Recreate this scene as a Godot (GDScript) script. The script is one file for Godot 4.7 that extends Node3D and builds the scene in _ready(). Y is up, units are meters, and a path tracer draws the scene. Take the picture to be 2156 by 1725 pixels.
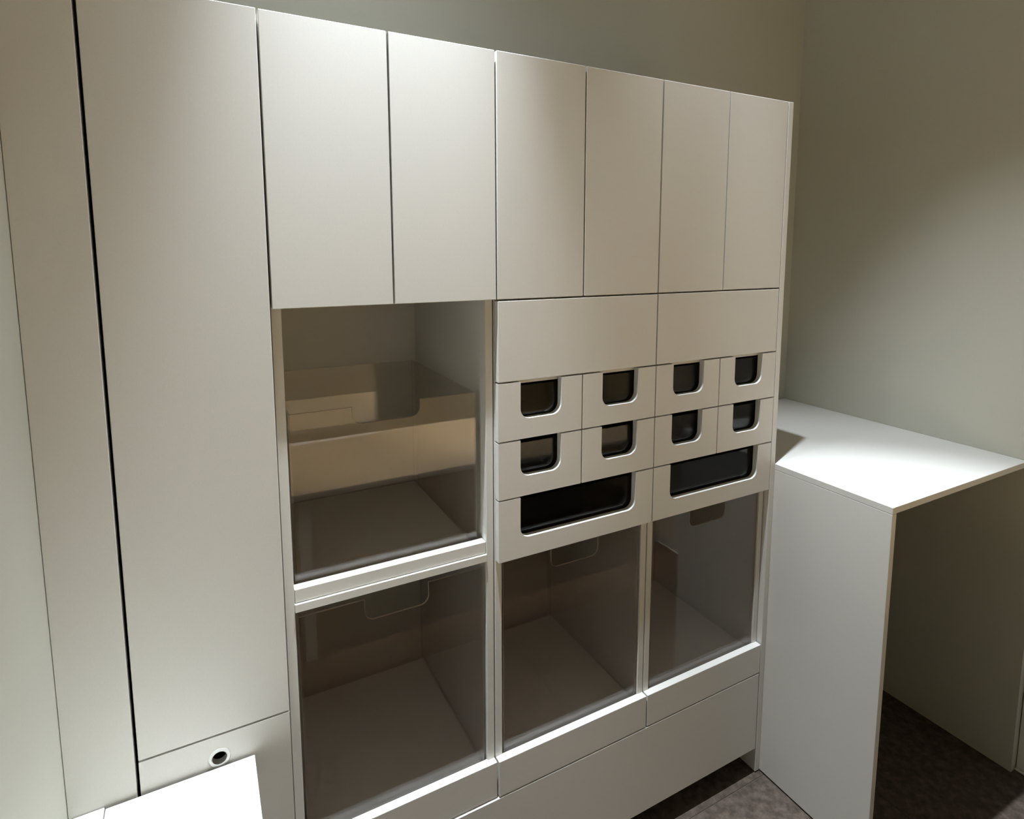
extends Node3D
# A run of white laminate cabinets along a wall, a desk return on the right, a bench top on the left.
# Units are metres; the cabinet fronts lie in the plane z = 0, the floor in y = 0.

const MODULE := 0.408          # width of one cabinet unit
const DOOR := 0.204            # width of one door
const BOARD := 0.016           # board thickness
const TOP := 1.8698            # top of the doors
const DOOR_FOOT := 1.4019      # bottom of the upper doors
const ROW_1 := 1.2330          # joint under the tall drawers
const ROW_2 := 1.1098
const ROW_3 := 0.9866
const ROW_4 := 0.8532          # bottom of the wide drawers
const LEDGE := 0.3992          # top of the bin drawer fronts
const BASE_TOP := 0.3139       # joint over the base drawer
const BASE_FOOT := 0.0796
const END_X := 1.2417          # outer face of the end panel
const DESK_TOP := 0.9217
const DESK_FRONT := 0.3223
const BENCH_TOP := 0.6307
const WALL_LEFT := -0.3220
const WALL_RIGHT := 1.8754
const WALL_BACK := -0.480
const WALL_FRONT := 2.30
const CEILING := 2.985

var laminate: StandardMaterial3D
var laminate_edge: StandardMaterial3D
var paint: StandardMaterial3D
var ceiling_paint: StandardMaterial3D
var acrylic: StandardMaterial3D
var smoked: StandardMaterial3D
var acrylic_edge: StandardMaterial3D
var charcoal: StandardMaterial3D
var plinth_black: StandardMaterial3D
var tile_materials: Array = []
var grout: StandardMaterial3D
var chrome: StandardMaterial3D
var lens_glow: StandardMaterial3D
var lamp_white: StandardMaterial3D
var mesh_cache := {}
var used_names := {}


func _ready() -> void:
	set_camera()
	set_environment()
	make_materials()
	var cool := Color(0.928, 0.966, 1.0)
	var warm := Color(1.0, 0.86, 0.655)
	ceiling_lamp(Vector3(0.9207, CEILING, 0.1296), Vector3(1.24, 0.92, 0.42), cool, [[16.5, 1.0, 7.6], [31.0, 0.75, 2.75]], "recessed ceiling spotlight over the small drawers, aimed at the desk corner")
	ceiling_lamp(Vector3(0.205, CEILING, 0.118), Vector3(0.20, 0.90, 0.15), cool, [[18.0, 0.9, 10.4], [24.0, 0.8, 2.9], [50.0, 0.8, 0.5]], "recessed ceiling spotlight straight above the open compartment")
	ceiling_lamp(Vector3(-0.11, CEILING, 0.56), Vector3(-0.14, 0.63, 0.50), cool, [[10.5, 0.8, 9.5]], "recessed ceiling spotlight above the low bench top")
	ceiling_lamp(Vector3(0.50, CEILING, 0.90), Vector3(0.50, 0.63, 1.66), warm, [[21.5, 0.8, 14.5]], "warm recessed ceiling spotlight aimed at the end of the white table near the left wall")
	ceiling_lamp(Vector3(1.40, CEILING, 0.90), Vector3(1.40, 0.63, 1.66), warm, [[21.5, 0.8, 14.5]], "warm recessed ceiling spotlight aimed at the end of the white table near the door")
	build_room()
	build_filler_panel()
	build_tall_cabinet()
	build_open_unit()
	build_drawer_unit(1, "white cabinet unit with notched drawers, between open compartment and end unit")
	build_drawer_unit(2, "white cabinet unit with notched drawers, beside the end panel and desk")
	build_base_unit()
	build_end_panel()
	build_desk()
	build_bench()
	build_table()
	build_loose_bin()


# ---------------------------------------------------------------- camera, light

func set_camera() -> void:
	var f := 1283.078
	var near := 0.05
	var cam := Camera3D.new()
	cam.name = "camera"
	add_child(cam)
	cam.position = Vector3(-0.1050, 1.5046, 1.0773)
	cam.rotation_order = EULER_ORDER_YXZ
	cam.rotation_degrees = Vector3(-6.8874, -29.1932, 0.2071)
	# the frame is a crop of a larger picture: the lens axis meets it at (1129.07, 675.20)
	cam.set_frustum(1725.0 / f * near, Vector2((1078.0 - 1129.07) / f, (675.20 - 862.5) / f) * near, near, 50.0)
	cam.current = true


func set_environment() -> void:
	var env := Environment.new()
	env.background_mode = Environment.BG_COLOR
	env.background_color = Color(0, 0, 0)
	env.tonemap_mode = Environment.TONE_MAPPER_LINEAR
	env.tonemap_exposure = 1.0
	env.sdfgi_enabled = true
	env.ssao_enabled = true
	env.ssil_enabled = true
	var holder := WorldEnvironment.new()
	holder.name = "environment"
	holder.environment = env
	add_child(holder)


func ceiling_lamp(at: Vector3, target: Vector3, tint: Color, beams: Array, label: String) -> void:
	var lamp := thing("ceiling_spotlight", label, "lamp", at, "recessed ceiling spotlights")
	part(lamp, "trim_ring", ring_mesh(0.026, 0.040, 0.004), lamp_white, Vector3(0, -0.004, 0))
	part(lamp, "lens", disc_mesh(0.025, 0.002), lens_glow, Vector3(0, -0.003, 0))
	for beam in beams:
		var light := SpotLight3D.new()
		light.name = "beam"
		light.light_color = tint
		light.light_energy = beam[2]
		light.light_size = 0.014
		light.spot_angle = beam[0]
		light.spot_angle_attenuation = beam[1]
		light.spot_range = 8.0
		light.spot_attenuation = 2.0
		light.shadow_enabled = true
		lamp.add_child(light, true)
		light.look_at_from_position(at - Vector3(0, 0.020, 0), target, Vector3(0, 0, 1))


# ---------------------------------------------------------------- materials

func plain(color: Color, rough: float, spec := 0.5) -> StandardMaterial3D:
	var m := StandardMaterial3D.new()
	m.albedo_color = color
	m.roughness = rough
	m.metallic_specular = spec
	return m


func grain(base: Color, low: float, freq: float, seed_value: int, scale: float, m: StandardMaterial3D) -> void:
	# fine speckle of the surface itself, the same everywhere
	var n := FastNoiseLite.new()
	n.seed = seed_value
	n.noise_type = FastNoiseLite.TYPE_SIMPLEX
	n.frequency = freq
	n.fractal_octaves = 5
	n.fractal_gain = 0.62
	var img := Image.create(512, 512, false, Image.FORMAT_RGB8)
	var src := n.get_seamless_image(512, 512)
	for y in 512:
		for x in 512:
			var v: float = lerpf(low, 1.0, src.get_pixel(x, y).r)
			img.set_pixel(x, y, Color(v, v, v))
	m.albedo_color = base
	m.albedo_texture = ImageTexture.create_from_image(img)
	m.uv1_triplanar = true
	m.uv1_world_triplanar = true
	m.uv1_scale = Vector3.ONE * scale


func make_materials() -> void:
	laminate = plain(Color(0.885, 0.870, 0.845), 0.55, 0.35)
	grain(Color(0.868, 0.860, 0.838), 0.975, 0.35, 3, 1.5, laminate)
	laminate_edge = laminate
	paint = plain(Color(0.80, 0.79, 0.745), 0.9, 0.2)
	grain(Color(0.790, 0.788, 0.742), 0.97, 0.30, 8, 1.7, paint)
	ceiling_paint = plain(Color(0.80, 0.79, 0.76), 0.95, 0.2)
	acrylic = plain(Color(0.34, 0.215, 0.105, 0.085), 0.02)
	acrylic.transparency = BaseMaterial3D.TRANSPARENCY_ALPHA
	acrylic_edge = plain(Color(0.70, 0.645, 0.585), 0.4)
	smoked = plain(Color(0.05, 0.045, 0.04, 0.45), 0.05, 0.33)
	smoked.transparency = BaseMaterial3D.TRANSPARENCY_ALPHA
	charcoal = plain(Color(0.19, 0.18, 0.17), 0.35)
	plinth_black = plain(Color(0.07, 0.065, 0.06), 0.8)
	grout = plain(Color(0.33, 0.295, 0.265), 0.9)
	for k in 3:
		var m := plain(Color.WHITE, 0.7, 0.3)
		grain([Color(0.43, 0.38, 0.34), Color(0.44, 0.39, 0.35), Color(0.42, 0.37, 0.33)][k], 0.62, 0.030, 20 + k, 1.6, m)
		tile_materials.append(m)
	chrome = plain(Color(0.82, 0.82, 0.80), 0.25, 0.6)
	chrome.metallic = 0.35
	lamp_white = plain(Color(0.9, 0.9, 0.88), 0.5)
	lens_glow = plain(Color(0.9, 0.9, 0.9), 0.4)
	lens_glow.emission_enabled = true
	lens_glow.emission = Color(1.0, 0.98, 0.95)
	lens_glow.emission_energy_multiplier = 6.0


# ---------------------------------------------------------------- scene helpers

func numbered(called: String) -> String:
	var n: int = used_names.get(called, 0)
	used_names[called] = n + 1
	return called if n == 0 else "%s_%03d" % [called, n]


func thing(called: String, label: String, category: String, at: Vector3, group := "") -> Node3D:
	var o := Node3D.new()
	o.name = numbered(called)
	add_child(o)
	o.position = at
	o.set_meta("label", label)
	o.set_meta("category", category)
	if group:
		o.set_meta("group", group)
	return o


func structure(called: String) -> Node3D:
	var o := Node3D.new()
	o.name = called
	o.set_meta("kind", "structure")
	add_child(o)
	return o


func holder(parent: Node3D, called: String, at := Vector3.ZERO) -> Node3D:
	var o := Node3D.new()
	o.name = called
	parent.add_child(o, true)
	o.position = at
	return o


func part(parent: Node3D, called: String, mesh: Mesh, material: Material, at: Vector3) -> MeshInstance3D:
	var o := MeshInstance3D.new()
	o.name = called
	o.mesh = mesh
	o.material_override = material
	o.cast_shadow = GeometryInstance3D.SHADOW_CASTING_SETTING_ON
	parent.add_child(o, true)
	o.position = at
	return o


# a board given by two opposite corners in the room's coordinates
func board(parent: Node3D, called: String, lo: Vector3, hi: Vector3, material: Material, bevel := 0.0008) -> MeshInstance3D:
	return part(parent, called, box_mesh(hi - lo, bevel), material, (lo + hi) * 0.5 - parent.global_position)


# ---------------------------------------------------------------- mesh helpers

func tri(st: SurfaceTool, a: Vector3, b: Vector3, c: Vector3, inside: Vector3) -> void:
	var out := (a + b + c) / 3.0 - inside
	if (b - a).cross(c - a).dot(out) > 0.0:
		var t := b
		b = c
		c = t
	st.add_vertex(a)
	st.add_vertex(b)
	st.add_vertex(c)


func box_into(st: SurfaceTool, mid: Vector3, size: Vector3, r: float) -> void:
	var h := size * 0.5
	var p := func(sx: int, sy: int, sz: int, axis: int) -> Vector3:
		var s := [sx, sy, sz]
		var v := Vector3.ZERO
		for i in 3:
			v[i] = s[i] * (h[i] if i == axis else h[i] - r)
		return mid + v
	for axis in 3:
		var u := (axis + 1) % 3
		var w := (axis + 2) % 3
		for s in [-1, 1]:
			var q := []
			for c in [[-1, -1], [1, -1], [1, 1], [-1, 1]]:
				var k := [0, 0, 0]
				k[axis] = s
				k[u] = c[0]
				k[w] = c[1]
				q.append(p.call(k[0], k[1], k[2], axis))
			tri(st, q[0], q[1], q[2], mid)
			tri(st, q[0], q[2], q[3], mid)
		if r > 0.0:
			for su in [-1, 1]:
				for sw in [-1, 1]:
					var ka := [0, 0, 0]
					ka[u] = su
					ka[w] = sw
					var kb := ka.duplicate()
					ka[axis] = -1
					kb[axis] = 1
					var e := [p.call(ka[0], ka[1], ka[2], u), p.call(kb[0], kb[1], kb[2], u), p.call(kb[0], kb[1], kb[2], w), p.call(ka[0], ka[1], ka[2], w)]
					tri(st, e[0], e[1], e[2], mid)
					tri(st, e[0], e[2], e[3], mid)
	if r > 0.0:
		for sx in [-1, 1]:
			for sy in [-1, 1]:
				for sz in [-1, 1]:
					tri(st, p.call(sx, sy, sz, 0), p.call(sx, sy, sz, 1), p.call(sx, sy, sz, 2), mid)


func begin() -> SurfaceTool:
	var st := SurfaceTool.new()
	st.begin(Mesh.PRIMITIVE_TRIANGLES)
	st.set_smooth_group(-1)
	return st


func finish(st: SurfaceTool) -> ArrayMesh:
	st.generate_normals()
	return st.commit()


func box_mesh(size: Vector3, bevel: float) -> Mesh:
	var key := "box %.5f %.5f %.5f %.5f" % [size.x, size.y, size.z, bevel]
	if not mesh_cache.has(key):
		var st := begin()
		box_into(st, Vector3.ZERO, size, minf(bevel, size[size.min_axis_index()] * 0.3))
		mesh_cache[key] = finish(st)
	return mesh_cache[key]


# a board in the xy plane with the outline given anticlockwise, its front at z = thick / 2
func slab_mesh(outline: PackedVector2Array, thick: float, faces := true, rim := true) -> Mesh:
	var st := begin()
	var idx := Geometry2D.triangulate_polygon(outline) if faces else PackedInt32Array()
	var f := thick * 0.5
	for i in range(0, idx.size(), 3):
		var a := outline[idx[i]]
		var b := outline[idx[i + 1]]
		var c := outline[idx[i + 2]]
		if (b - a).cross(c - a) < 0.0:
			var t := b
			b = c
			c = t
		for v in [a, c, b]:
			st.add_vertex(Vector3(v.x, v.y, f))
		for v in [a, b, c]:
			st.add_vertex(Vector3(v.x, v.y, -f))
	for i in (outline.size() if rim else 0):
		var p := outline[i]
		var q := outline[(i + 1) % outline.size()]
		var v0 := Vector3(p.x, p.y, -f)
		var v1 := Vector3(q.x, q.y, -f)
		var v2 := Vector3(q.x, q.y, f)
		var v3 := Vector3(p.x, p.y, f)
		for v in [v0, v2, v1, v0, v3, v2]:
			st.add_vertex(v)
	return finish(st)


# a rectangle w by h round the origin with a notch cut from its top edge, bottom corners rounded
func notched(w: float, h: float, left: float, right: float, depth: float, r: float) -> PackedVector2Array:
	var pts := PackedVector2Array()
	var t := h * 0.5
	pts.append(Vector2(-w * 0.5, -t))
	pts.append(Vector2(w * 0.5, -t))
	pts.append(Vector2(w * 0.5, t))
	pts.append(Vector2(right, t))
	for k in 11:
		var a := deg_to_rad(-9.0 * k)
		pts.append(Vector2(right - r + r * cos(a), t - depth + r + r * sin(a)))
	for k in 11:
		var a := deg_to_rad(-90.0 - 9.0 * k)
		pts.append(Vector2(left + r + r * cos(a), t - depth + r + r * sin(a)))
	pts.append(Vector2(left, t))
	pts.append(Vector2(-w * 0.5, t))
	return pts


func notched_mesh(w: float, h: float, left: float, right: float, depth: float, r: float, thick: float) -> Mesh:
	var key := "notch %.5f %.5f %.5f %.5f %.5f %.5f" % [w, h, left, right, depth, thick]
	if not mesh_cache.has(key):
		mesh_cache[key] = slab_mesh(notched(w, h, left, right, depth, r), thick)
	return mesh_cache[key]


# an acrylic front with a finger notch: clear faces, and its cut edges as a sub-part of their own
func notched_pane(parent: Node3D, mid: Vector3, w: float, h: float, left: float, right: float, depth: float, thick: float) -> void:
	var outline := notched(w, h, left, right, depth, 0.018)
	part(parent, "front_pane", slab_mesh(outline, thick, true, false), acrylic, mid - parent.global_position)
	part(parent, "front_pane_edge", slab_mesh(outline, thick, false, true), acrylic_edge, mid - parent.global_position)


# a profile of (radius, height) points turned round the y axis
func lathe(profile: Array, sides: int, smooth := true) -> Mesh:
	var st := SurfaceTool.new()
	st.begin(Mesh.PRIMITIVE_TRIANGLES)
	st.set_smooth_group(-1)
	for i in profile.size() - 1:
		var a: Vector2 = profile[i]
		var b: Vector2 = profile[i + 1]
		for k in sides:
			var t0 := TAU * k / sides
			var t1 := TAU * (k + 1) / sides
			var p := Vector3(a.x * cos(t0), a.y, a.x * sin(t0))
			var q := Vector3(a.x * cos(t1), a.y, a.x * sin(t1))
			var r := Vector3(b.x * cos(t1), b.y, b.x * sin(t1))
			var s := Vector3(b.x * cos(t0), b.y, b.x * sin(t0))
			for v in [p, q, r, p, r, s]:
				st.add_vertex(v)
	st.generate_normals()
	return st.commit()


func ring_mesh(inner: float, outer: float, high: float) -> Mesh:
	return lathe([Vector2(inner, high), Vector2(inner, 0), Vector2(outer - 0.001, 0), Vector2(outer, 0.001), Vector2(outer, high)], 40)


func disc_mesh(r: float, high: float) -> Mesh:
	return lathe([Vector2(0.0001, 0), Vector2(r, 0), Vector2(r, high), Vector2(0.0001, high)], 32)


# ---------------------------------------------------------------- the room

func build_room() -> void:
	var fl := structure("floor")
	var step := 0.6
	var joint := 0.0013
	board(fl, "screed", Vector3(-0.75, -0.20, WALL_BACK - 0.2), Vector3(2.3, -0.0015, WALL_FRONT + 0.2), grout, 0.0)
	var n := 0
	for i in range(-4, 2):
		for k in range(-1, 5):
			var x0 := 1.472 + step * i
			var z0 := 0.016 + step * k
			var lo := Vector3(maxf(x0 + joint, -0.45), -0.0015, maxf(z0 + joint, WALL_BACK - 0.1))
			var hi := Vector3(minf(x0 + step - joint, 2.0), 0.0, minf(z0 + step - joint, WALL_FRONT + 0.1))
			if hi.x - lo.x > 0.05 and hi.z - lo.z > 0.05:
				board(fl, "tile", lo, hi, tile_materials[n % 3], 0.0004)
			n += 1
		n += 1
	var ce := structure("ceiling")
	board(ce, "ceiling_slab", Vector3(-0.75, CEILING, WALL_BACK - 0.2), Vector3(2.3, CEILING + 0.15, WALL_FRONT + 0.2), ceiling_paint, 0.0)
	var wb := structure("wall_back")
	board(wb, "wall_face", Vector3(-0.75, 0, WALL_BACK - 0.15), Vector3(2.3, CEILING, WALL_BACK), paint, 0.0)
	var wl := structure("wall_left")
	board(wl, "wall_face", Vector3(WALL_LEFT - 0.15, 0, WALL_BACK), Vector3(WALL_LEFT, CEILING, WALL_FRONT), paint, 0.0)
	var wf := structure("wall_front")
	board(wf, "wall_face", Vector3(-0.75, 0, WALL_FRONT), Vector3(2.3, CEILING, WALL_FRONT + 0.15), paint, 0.0)
	# the right wall, with a doorway that starts just in front of the desk
	var door_lo := 0.357
	var door_hi := 1.177
	var wr := structure("wall_right")
	board(wr, "wall_face", Vector3(WALL_RIGHT, 0, WALL_BACK), Vector3(WALL_RIGHT + 0.15, CEILING, door_lo), paint, 0.0)
	board(wr, "wall_face", Vector3(WALL_RIGHT, 0, door_hi), Vector3(WALL_RIGHT + 0.15, CEILING, WALL_FRONT), paint, 0.0)
	board(wr, "lintel", Vector3(WALL_RIGHT, 2.05, door_lo), Vector3(WALL_RIGHT + 0.15, CEILING, door_hi), paint, 0.0)
	var dr := structure("door_1")
	board(dr, "door_leaf", Vector3(WALL_RIGHT + 0.026, 0.006, door_lo + 0.002), Vector3(WALL_RIGHT + 0.066, 2.046, door_hi - 0.002), lamp_white, 0.001)
	board(dr, "threshold", Vector3(WALL_RIGHT + 0.020, 0.0, door_lo + 0.001), Vector3(WALL_RIGHT + 0.140, 0.005, door_hi - 0.001), lamp_white, 0.001)


# ---------------------------------------------------------------- cabinets

func build_filler_panel() -> void:
	var o := thing("filler_panel", "narrow white filler panel between the wall and the tall door", "panel", Vector3(-0.277, 0, 0))
	board(o, "face_board", Vector3(WALL_LEFT + 0.0006, 0.0, -BOARD), Vector3(-0.2325, TOP, 0.0), laminate)
	board(o, "top_board", Vector3(WALL_LEFT + 0.0006, TOP - 0.017, -0.474), Vector3(-0.2296, TOP - 0.001, -BOARD), laminate)
	board(o, "return_board", Vector3(-0.262, 0.0, -0.30), Vector3(-0.246, TOP - 0.0172, -BOARD), laminate)


func build_tall_cabinet() -> void:
	var o := thing("tall_cabinet", "tall white cabinet with one plain door and a cable grommet", "cabinet", Vector3(-0.115, 0, 0))
	var x0 := -0.2275
	var x1 := -0.0018
	board(o, "side_panel", Vector3(-0.2290, 0, -0.470), Vector3(-0.2290 + BOARD, TOP - 0.002, -0.018), laminate)
	board(o, "side_panel", Vector3(-0.0008 - BOARD, 0, -0.470), Vector3(-0.0008, TOP - 0.002, -0.018), laminate)
	board(o, "top_panel", Vector3(-0.2130, TOP - 0.018, -0.470), Vector3(-0.0170, TOP - 0.002, -0.018), laminate)
	board(o, "back_panel", Vector3(-0.2130, 0, -0.474), Vector3(-0.0170, TOP - 0.018, -0.466), laminate, 0.0)
	board(o, "shelf", Vector3(-0.2130, 0.677, -0.466), Vector3(-0.0170, 0.693, -0.018), laminate, 0.0)
	board(o, "door", Vector3(x0, 0.6868, -BOARD), Vector3(x1, TOP, 0.0), laminate)
	# lower panel with a round hole for the grommet
	var hole := Vector3(-0.1145, 0.6436, 0.0)
	var panel := CSGBox3D.new()
	panel.name = "lower_panel"
	panel.size = Vector3(x1 - x0, 0.6837, BOARD)
	panel.material = laminate
	o.add_child(panel, true)
	panel.position = Vector3((x0 + x1) * 0.5, 0.6837 * 0.5, -BOARD * 0.5) - o.position
	var cut := CSGCylinder3D.new()
	cut.name = "grommet_hole"
	cut.operation = CSGShape3D.OPERATION_SUBTRACTION
	cut.radius = 0.0136
	cut.height = 0.05
	cut.sides = 40
	cut.material = laminate
	panel.add_child(cut, true)
	cut.position = hole - o.position - panel.position
	cut.rotation_degrees.x = 90.0
	var g := holder(o, "cable_grommet", hole - o.position)
	g.rotation_degrees.x = 90.0
	# local +y of the lathe points out of the panel
	part(g, "flange", lathe([Vector2(0.0128, -0.012), Vector2(0.0112, -0.012), Vector2(0.0112, 0.0008), Vector2(0.0126, 0.0019), Vector2(0.0155, 0.0019), Vector2(0.0169, 0.0008), Vector2(0.0170, 0.0001), Vector2(0.0128, 0.0001), Vector2(0.0128, -0.012)], 48), chrome, Vector3.ZERO)
	part(g, "socket_cup", lathe([Vector2(0.0128, -0.0121), Vector2(0.0128, -0.026), Vector2(0.0001, -0.026)], 40), plinth_black, Vector3.ZERO)


func unit_sides(o: Node3D, x0: float, y_lo: float) -> void:
	board(o, "side_panel", Vector3(x0 + 0.0008, y_lo, -0.462), Vector3(x0 + 0.0008 + BOARD, TOP - 0.002, -0.0165), laminate)
	board(o, "side_panel", Vector3(x0 + MODULE - 0.0020 - BOARD, y_lo, -0.462), Vector3(x0 + MODULE - 0.0020, TOP - 0.002, -0.0165), laminate)
	board(o, "top_panel", Vector3(x0 + 0.0170, TOP - 0.018, -0.462), Vector3(x0 + MODULE - 0.0182, TOP - 0.002, -0.018), laminate)
	board(o, "back_panel", Vector3(x0 + 0.0008, y_lo, -0.470), Vector3(x0 + MODULE - 0.0020, TOP - 0.002, -0.462), laminate, 0.0)
	board(o, "bottom_panel", Vector3(x0 + 0.0170, y_lo, -0.462), Vector3(x0 + MODULE - 0.0182, y_lo + BOARD, -0.018), laminate)


func unit_doors(o: Node3D, x0: float, first_lean: float) -> void:
	for k in 2:
		var lo := Vector3(x0 + DOOR * k + 0.0017, DOOR_FOOT, -BOARD)
		var hi := Vector3(x0 + DOOR * (k + 1) - 0.0017, TOP, 0.0)
		var d := board(o, "door", lo, hi, laminate)
		d.rotation_degrees.x = first_lean


func bin_drawer(o: Node3D, x0: float, front_z: float) -> void:
	# pull-out bin: low laminate front, smoky acrylic box behind it with a finger notch
	var d := holder(o, "bin_drawer", Vector3(x0 + DOOR, BASE_TOP, 0) - o.position)
	board(d, "front", Vector3(x0 + 0.0018, BASE_TOP + 0.0016, front_z - BOARD - 0.003), Vector3(x0 + MODULE - 0.0018, LEDGE, front_z), laminate)
	var a := x0 + 0.0225
	var b := x0 + 0.3845
	var y0 := 0.3835
	var y1 := 0.8410
	var zf := front_z - BOARD - 0.0035
	var zb := -0.428
	var t := 0.004
	notched_pane(d, Vector3((a + b) * 0.5, (y0 + y1) * 0.5, zf - t * 0.5), b - a, y1 - y0, -0.063, 0.063, 0.044, t)
	board(d, "side_pane", Vector3(a, y0, zb), Vector3(a + t, y1, zf - t), acrylic, 0.0)
	board(d, "side_pane", Vector3(b - t, y0, zb), Vector3(b, y1, zf - t), acrylic, 0.0)
	board(d, "back_pane", Vector3(a + t, y0, zb), Vector3(b - t, y1, zb + t), acrylic, 0.0)
	board(d, "base", Vector3(a, y0 - 0.010, zb), Vector3(b, y0, zf - 0.001), laminate, 0.0)


func build_open_unit() -> void:
	var o := thing("cabinet_unit", "white cabinet unit with open compartment below two doors", "cabinet", Vector3(DOOR, BASE_TOP, 0))
	unit_sides(o, 0.0, 0.3155)
	unit_doors(o, 0.0, -0.40)
	board(o, "divider_shelf", Vector3(0.0168, DOOR_FOOT + 0.001, -0.462), Vector3(MODULE - 0.018, DOOR_FOOT + 0.017, -0.018), laminate)
	board(o, "shelf", Vector3(0.0168, 0.8565, -0.462), Vector3(MODULE - 0.018, 0.8725, -0.0135), laminate)
	bin_drawer(o, 0.0, -0.003)


func small_drawer(o: Node3D, x0: float, x1: float, y0: float, y1: float, notch_left: float, notch_right: float, depth: float) -> void:
	var mid := (x0 + x1) * 0.5
	var d := holder(o, "drawer", Vector3(mid, y0, 0) - o.position)
	part(d, "front", notched_mesh(x1 - x0, y1 - y0, notch_left - mid, notch_right - mid, depth, 0.022, BOARD), laminate, Vector3(mid, (y0 + y1) * 0.5, -BOARD * 0.5) - d.global_position)
	# smoked tray behind the front
	var a := x0 + 0.014
	var b := x1 - 0.014
	var yb := y0 + 0.008
	var yt := y1 - 0.012
	board(d, "tray_pane", Vector3(a, yb, -0.0215), Vector3(b, yt, -0.0180), smoked, 0.0)
	board(d, "tray_base", Vector3(a, yb, -0.40), Vector3(b, yb + 0.004, -0.0220), charcoal, 0.0)
	board(d, "tray_side", Vector3(a, yb + 0.004, -0.40), Vector3(a + 0.004, yt, -0.0220), charcoal, 0.0)
	board(d, "tray_side", Vector3(b - 0.004, yb + 0.004, -0.40), Vector3(b, yt, -0.0220), charcoal, 0.0)
	board(d, "tray_back", Vector3(a + 0.004, yb + 0.004, -0.40), Vector3(b - 0.004, yt, -0.396), charcoal, 0.0)


func build_drawer_unit(index: int, label: String) -> void:
	var x0 := MODULE * index
	var o := thing("cabinet_unit", label, "cabinet", Vector3(x0 + DOOR, BASE_TOP, 0))
	unit_sides(o, x0, 0.3155)
	unit_doors(o, x0, 0.0)
	var g := 0.0017
	var left := x0 + (0.0026 if index == 1 else 0.0015)
	var right := x0 + MODULE - (0.0015 if index == 1 else 0.0020)
	board(o, "divider_shelf", Vector3(x0 + 0.0168, DOOR_FOOT - 0.008, -0.462), Vector3(x0 + MODULE - 0.018, DOOR_FOOT + 0.008, -0.018), laminate)
	board(o, "rail", Vector3(x0 + 0.0168, ROW_1 - 0.0085, -0.462), Vector3(x0 + MODULE - 0.018, ROW_1 + 0.0075, -0.0175), laminate)
	board(o, "rail", Vector3(x0 + 0.0168, ROW_4 + 0.002, -0.462), Vector3(x0 + MODULE - 0.018, ROW_4 + 0.010, -0.020), laminate)
	var top_drawer := holder(o, "drawer", Vector3(x0 + DOOR, ROW_1, 0) - o.position)
	board(top_drawer, "front", Vector3(left, ROW_1 + g, -BOARD), Vector3(right, DOOR_FOOT - 0.0035, 0.0), laminate)
	var mid := x0 + DOOR
	for row in [[ROW_2 + g, ROW_1 - g], [ROW_3 + g, ROW_2 - g]]:
		small_drawer(o, left, mid - g, row[0], row[1], x0 + 0.0530, x0 + 0.1510, 0.0778)
		small_drawer(o, mid + g, right, row[0], row[1], x0 + 0.2570, x0 + 0.3565, 0.0778)
	small_drawer(o, left, right, ROW_4, ROW_3 - g, x0 + 0.0530, x0 + 0.3560, 0.0890)
	bin_drawer(o, x0, 0.0)


func build_base_unit() -> void:
	var o := thing("base_unit", "long low white drawer under the three cabinet units, above the toe recess", "drawer", Vector3(0.612, 0, 0))
	board(o, "body", Vector3(0.0010, 0.0950, -0.462), Vector3(1.2225, 0.3150, -0.0180), laminate)
	board(o, "front", Vector3(0.0018, BASE_FOOT, -BOARD), Vector3(1.2208, BASE_TOP - 0.0016, 0.0), laminate)
	board(o, "toe_board", Vector3(0.0010, 0.0, -0.0950), Vector3(1.2225, 0.0948, -0.0800), plinth_black)


func build_end_panel() -> void:
	var o := thing("end_panel", "full height white end panel closing the cabinet run beside the desk", "panel", Vector3(1.2331, 0, -0.23))
	board(o, "panel_board", Vector3(1.2245, 0.0040, -0.4780), Vector3(END_X, TOP, 0.0), laminate)
	for z in [-0.42, -0.05]:
		board(o, "foot_pad", Vector3(1.2290, 0.0, z - 0.012), Vector3(1.2370, 0.0040, z + 0.012), plinth_black)


func build_desk() -> void:
	var o := thing("desk", "white desk return with open knee space against the side wall", "desk", Vector3(1.55, 0, -0.07))
	board(o, "desk_top", Vector3(END_X + 0.0004, DESK_TOP - BOARD, WALL_BACK + 0.001), Vector3(WALL_RIGHT - 0.0008, DESK_TOP, DESK_FRONT), laminate, 0.0006)
	board(o, "side_panel", Vector3(END_X + 0.0004, 0.0050, WALL_BACK + 0.001), Vector3(END_X + 0.0004 + BOARD, DESK_TOP - BOARD - 0.0006, DESK_FRONT), laminate, 0.0006)
	for z in [-0.40, 0.28]:
		board(o, "foot_pad", Vector3(END_X + 0.004, 0.0, z - 0.012), Vector3(END_X + 0.012, 0.0050, z + 0.012), plinth_black)


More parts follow.
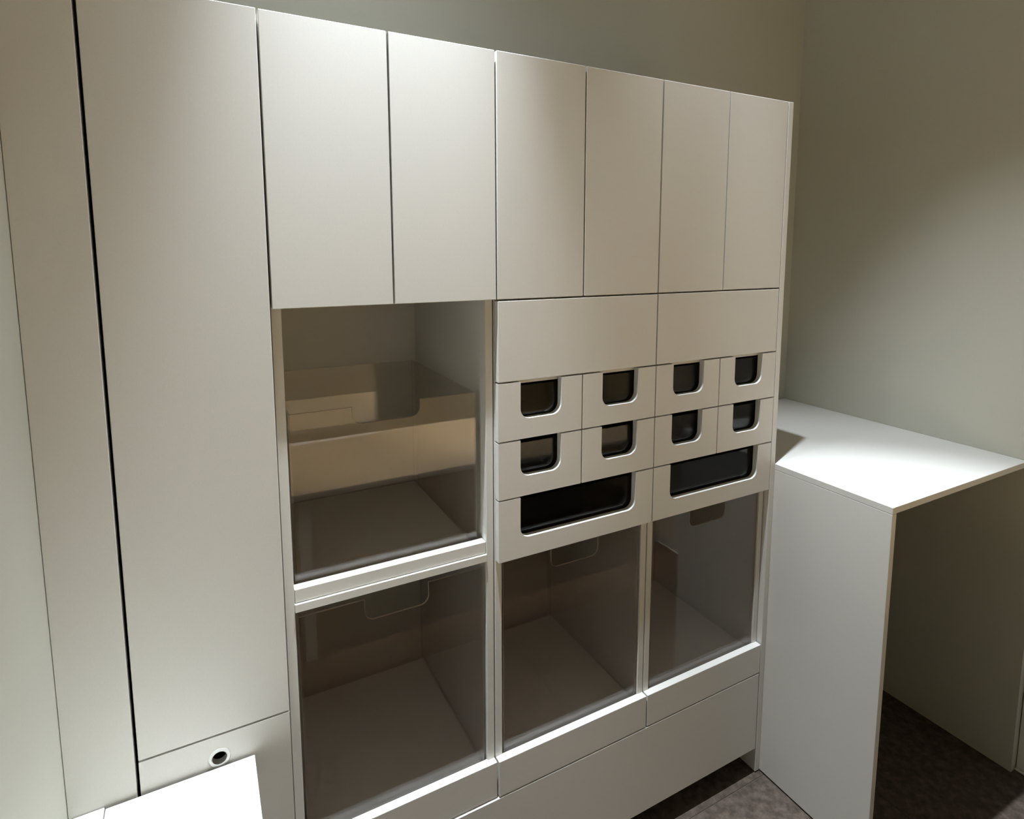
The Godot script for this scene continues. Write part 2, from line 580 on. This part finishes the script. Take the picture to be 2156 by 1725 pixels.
func build_bench() -> void:
	var o := thing("bench", "low white bench top in front of the tall cabinet door", "bench", Vector3(-0.19, 0, 0.24))
	board(o, "top_board", Vector3(-0.2738, BENCH_TOP - 0.018, 0.0055), Vector3(-0.0612, BENCH_TOP, 0.470), laminate)
	board(o, "top_strip", Vector3(WALL_LEFT + 0.0008, BENCH_TOP - 0.018, 0.0012), Vector3(-0.2754, BENCH_TOP, 0.470), laminate)
	board(o, "side_panel", Vector3(-0.0800, 0.0, 0.0060), Vector3(-0.0640, BENCH_TOP - 0.0184, 0.460), laminate)
	board(o, "side_panel", Vector3(WALL_LEFT + 0.0010, 0.0, 0.0060), Vector3(WALL_LEFT + 0.0170, BENCH_TOP - 0.0184, 0.460), laminate)


func build_table() -> void:
	# stands behind the photographer; seen only as a mirror image in the acrylic panes
	var o := thing("table", "white table facing the cabinets, mirrored in the acrylic panes", "table", Vector3(0.97, 0, 1.35))
	board(o, "table_top", Vector3(0.14, 0.612, 1.04), Vector3(1.80, 0.632, 1.66), laminate)
	board(o, "modesty_panel", Vector3(0.215, 0.06, 1.605), Vector3(1.725, 0.6118, 1.621), laminate)
	for x in [0.17, 1.73]:
		for z in [1.07, 1.59]:
			board(o, "leg", Vector3(x, 0.0, z), Vector3(x + 0.04, 0.6118, z + 0.04), laminate)


func build_loose_bin() -> void:
	var o := thing("storage_bin", "smoky acrylic bin with notched front on the shelf of the open compartment", "bin", Vector3(0.2, 0.8727, -0.24))
	var a := 0.0220
	var b := 0.3790
	var y0 := 0.8830
	var y1 := 1.2105
	var zf := -0.0410
	var zb := -0.450
	var t := 0.004
	board(o, "front_strip", Vector3(0.0176, 0.8738, -0.0365), Vector3(0.3888, 0.8990, -0.0170), laminate)
	notched_pane(o, Vector3((a + b) * 0.5, (y0 + y1) * 0.5, zf - t * 0.5), b - a, y1 - y0, 0.1325 - 0.2005, 0.2625 - 0.2005, 0.033, t)
	board(o, "side_pane", Vector3(a, y0, zb), Vector3(a + t, y1, zf - t), acrylic, 0.0)
	board(o, "side_pane", Vector3(b - t, y0, zb), Vector3(b, y1, zf - t), acrylic, 0.0)
	board(o, "back_pane", Vector3(a + t, y0, zb), Vector3(b - t, y1, zb + t), acrylic, 0.0)
	board(o, "base", Vector3(a, 0.8732, zb), Vector3(b, y0, -0.0368), laminate, 0.0)
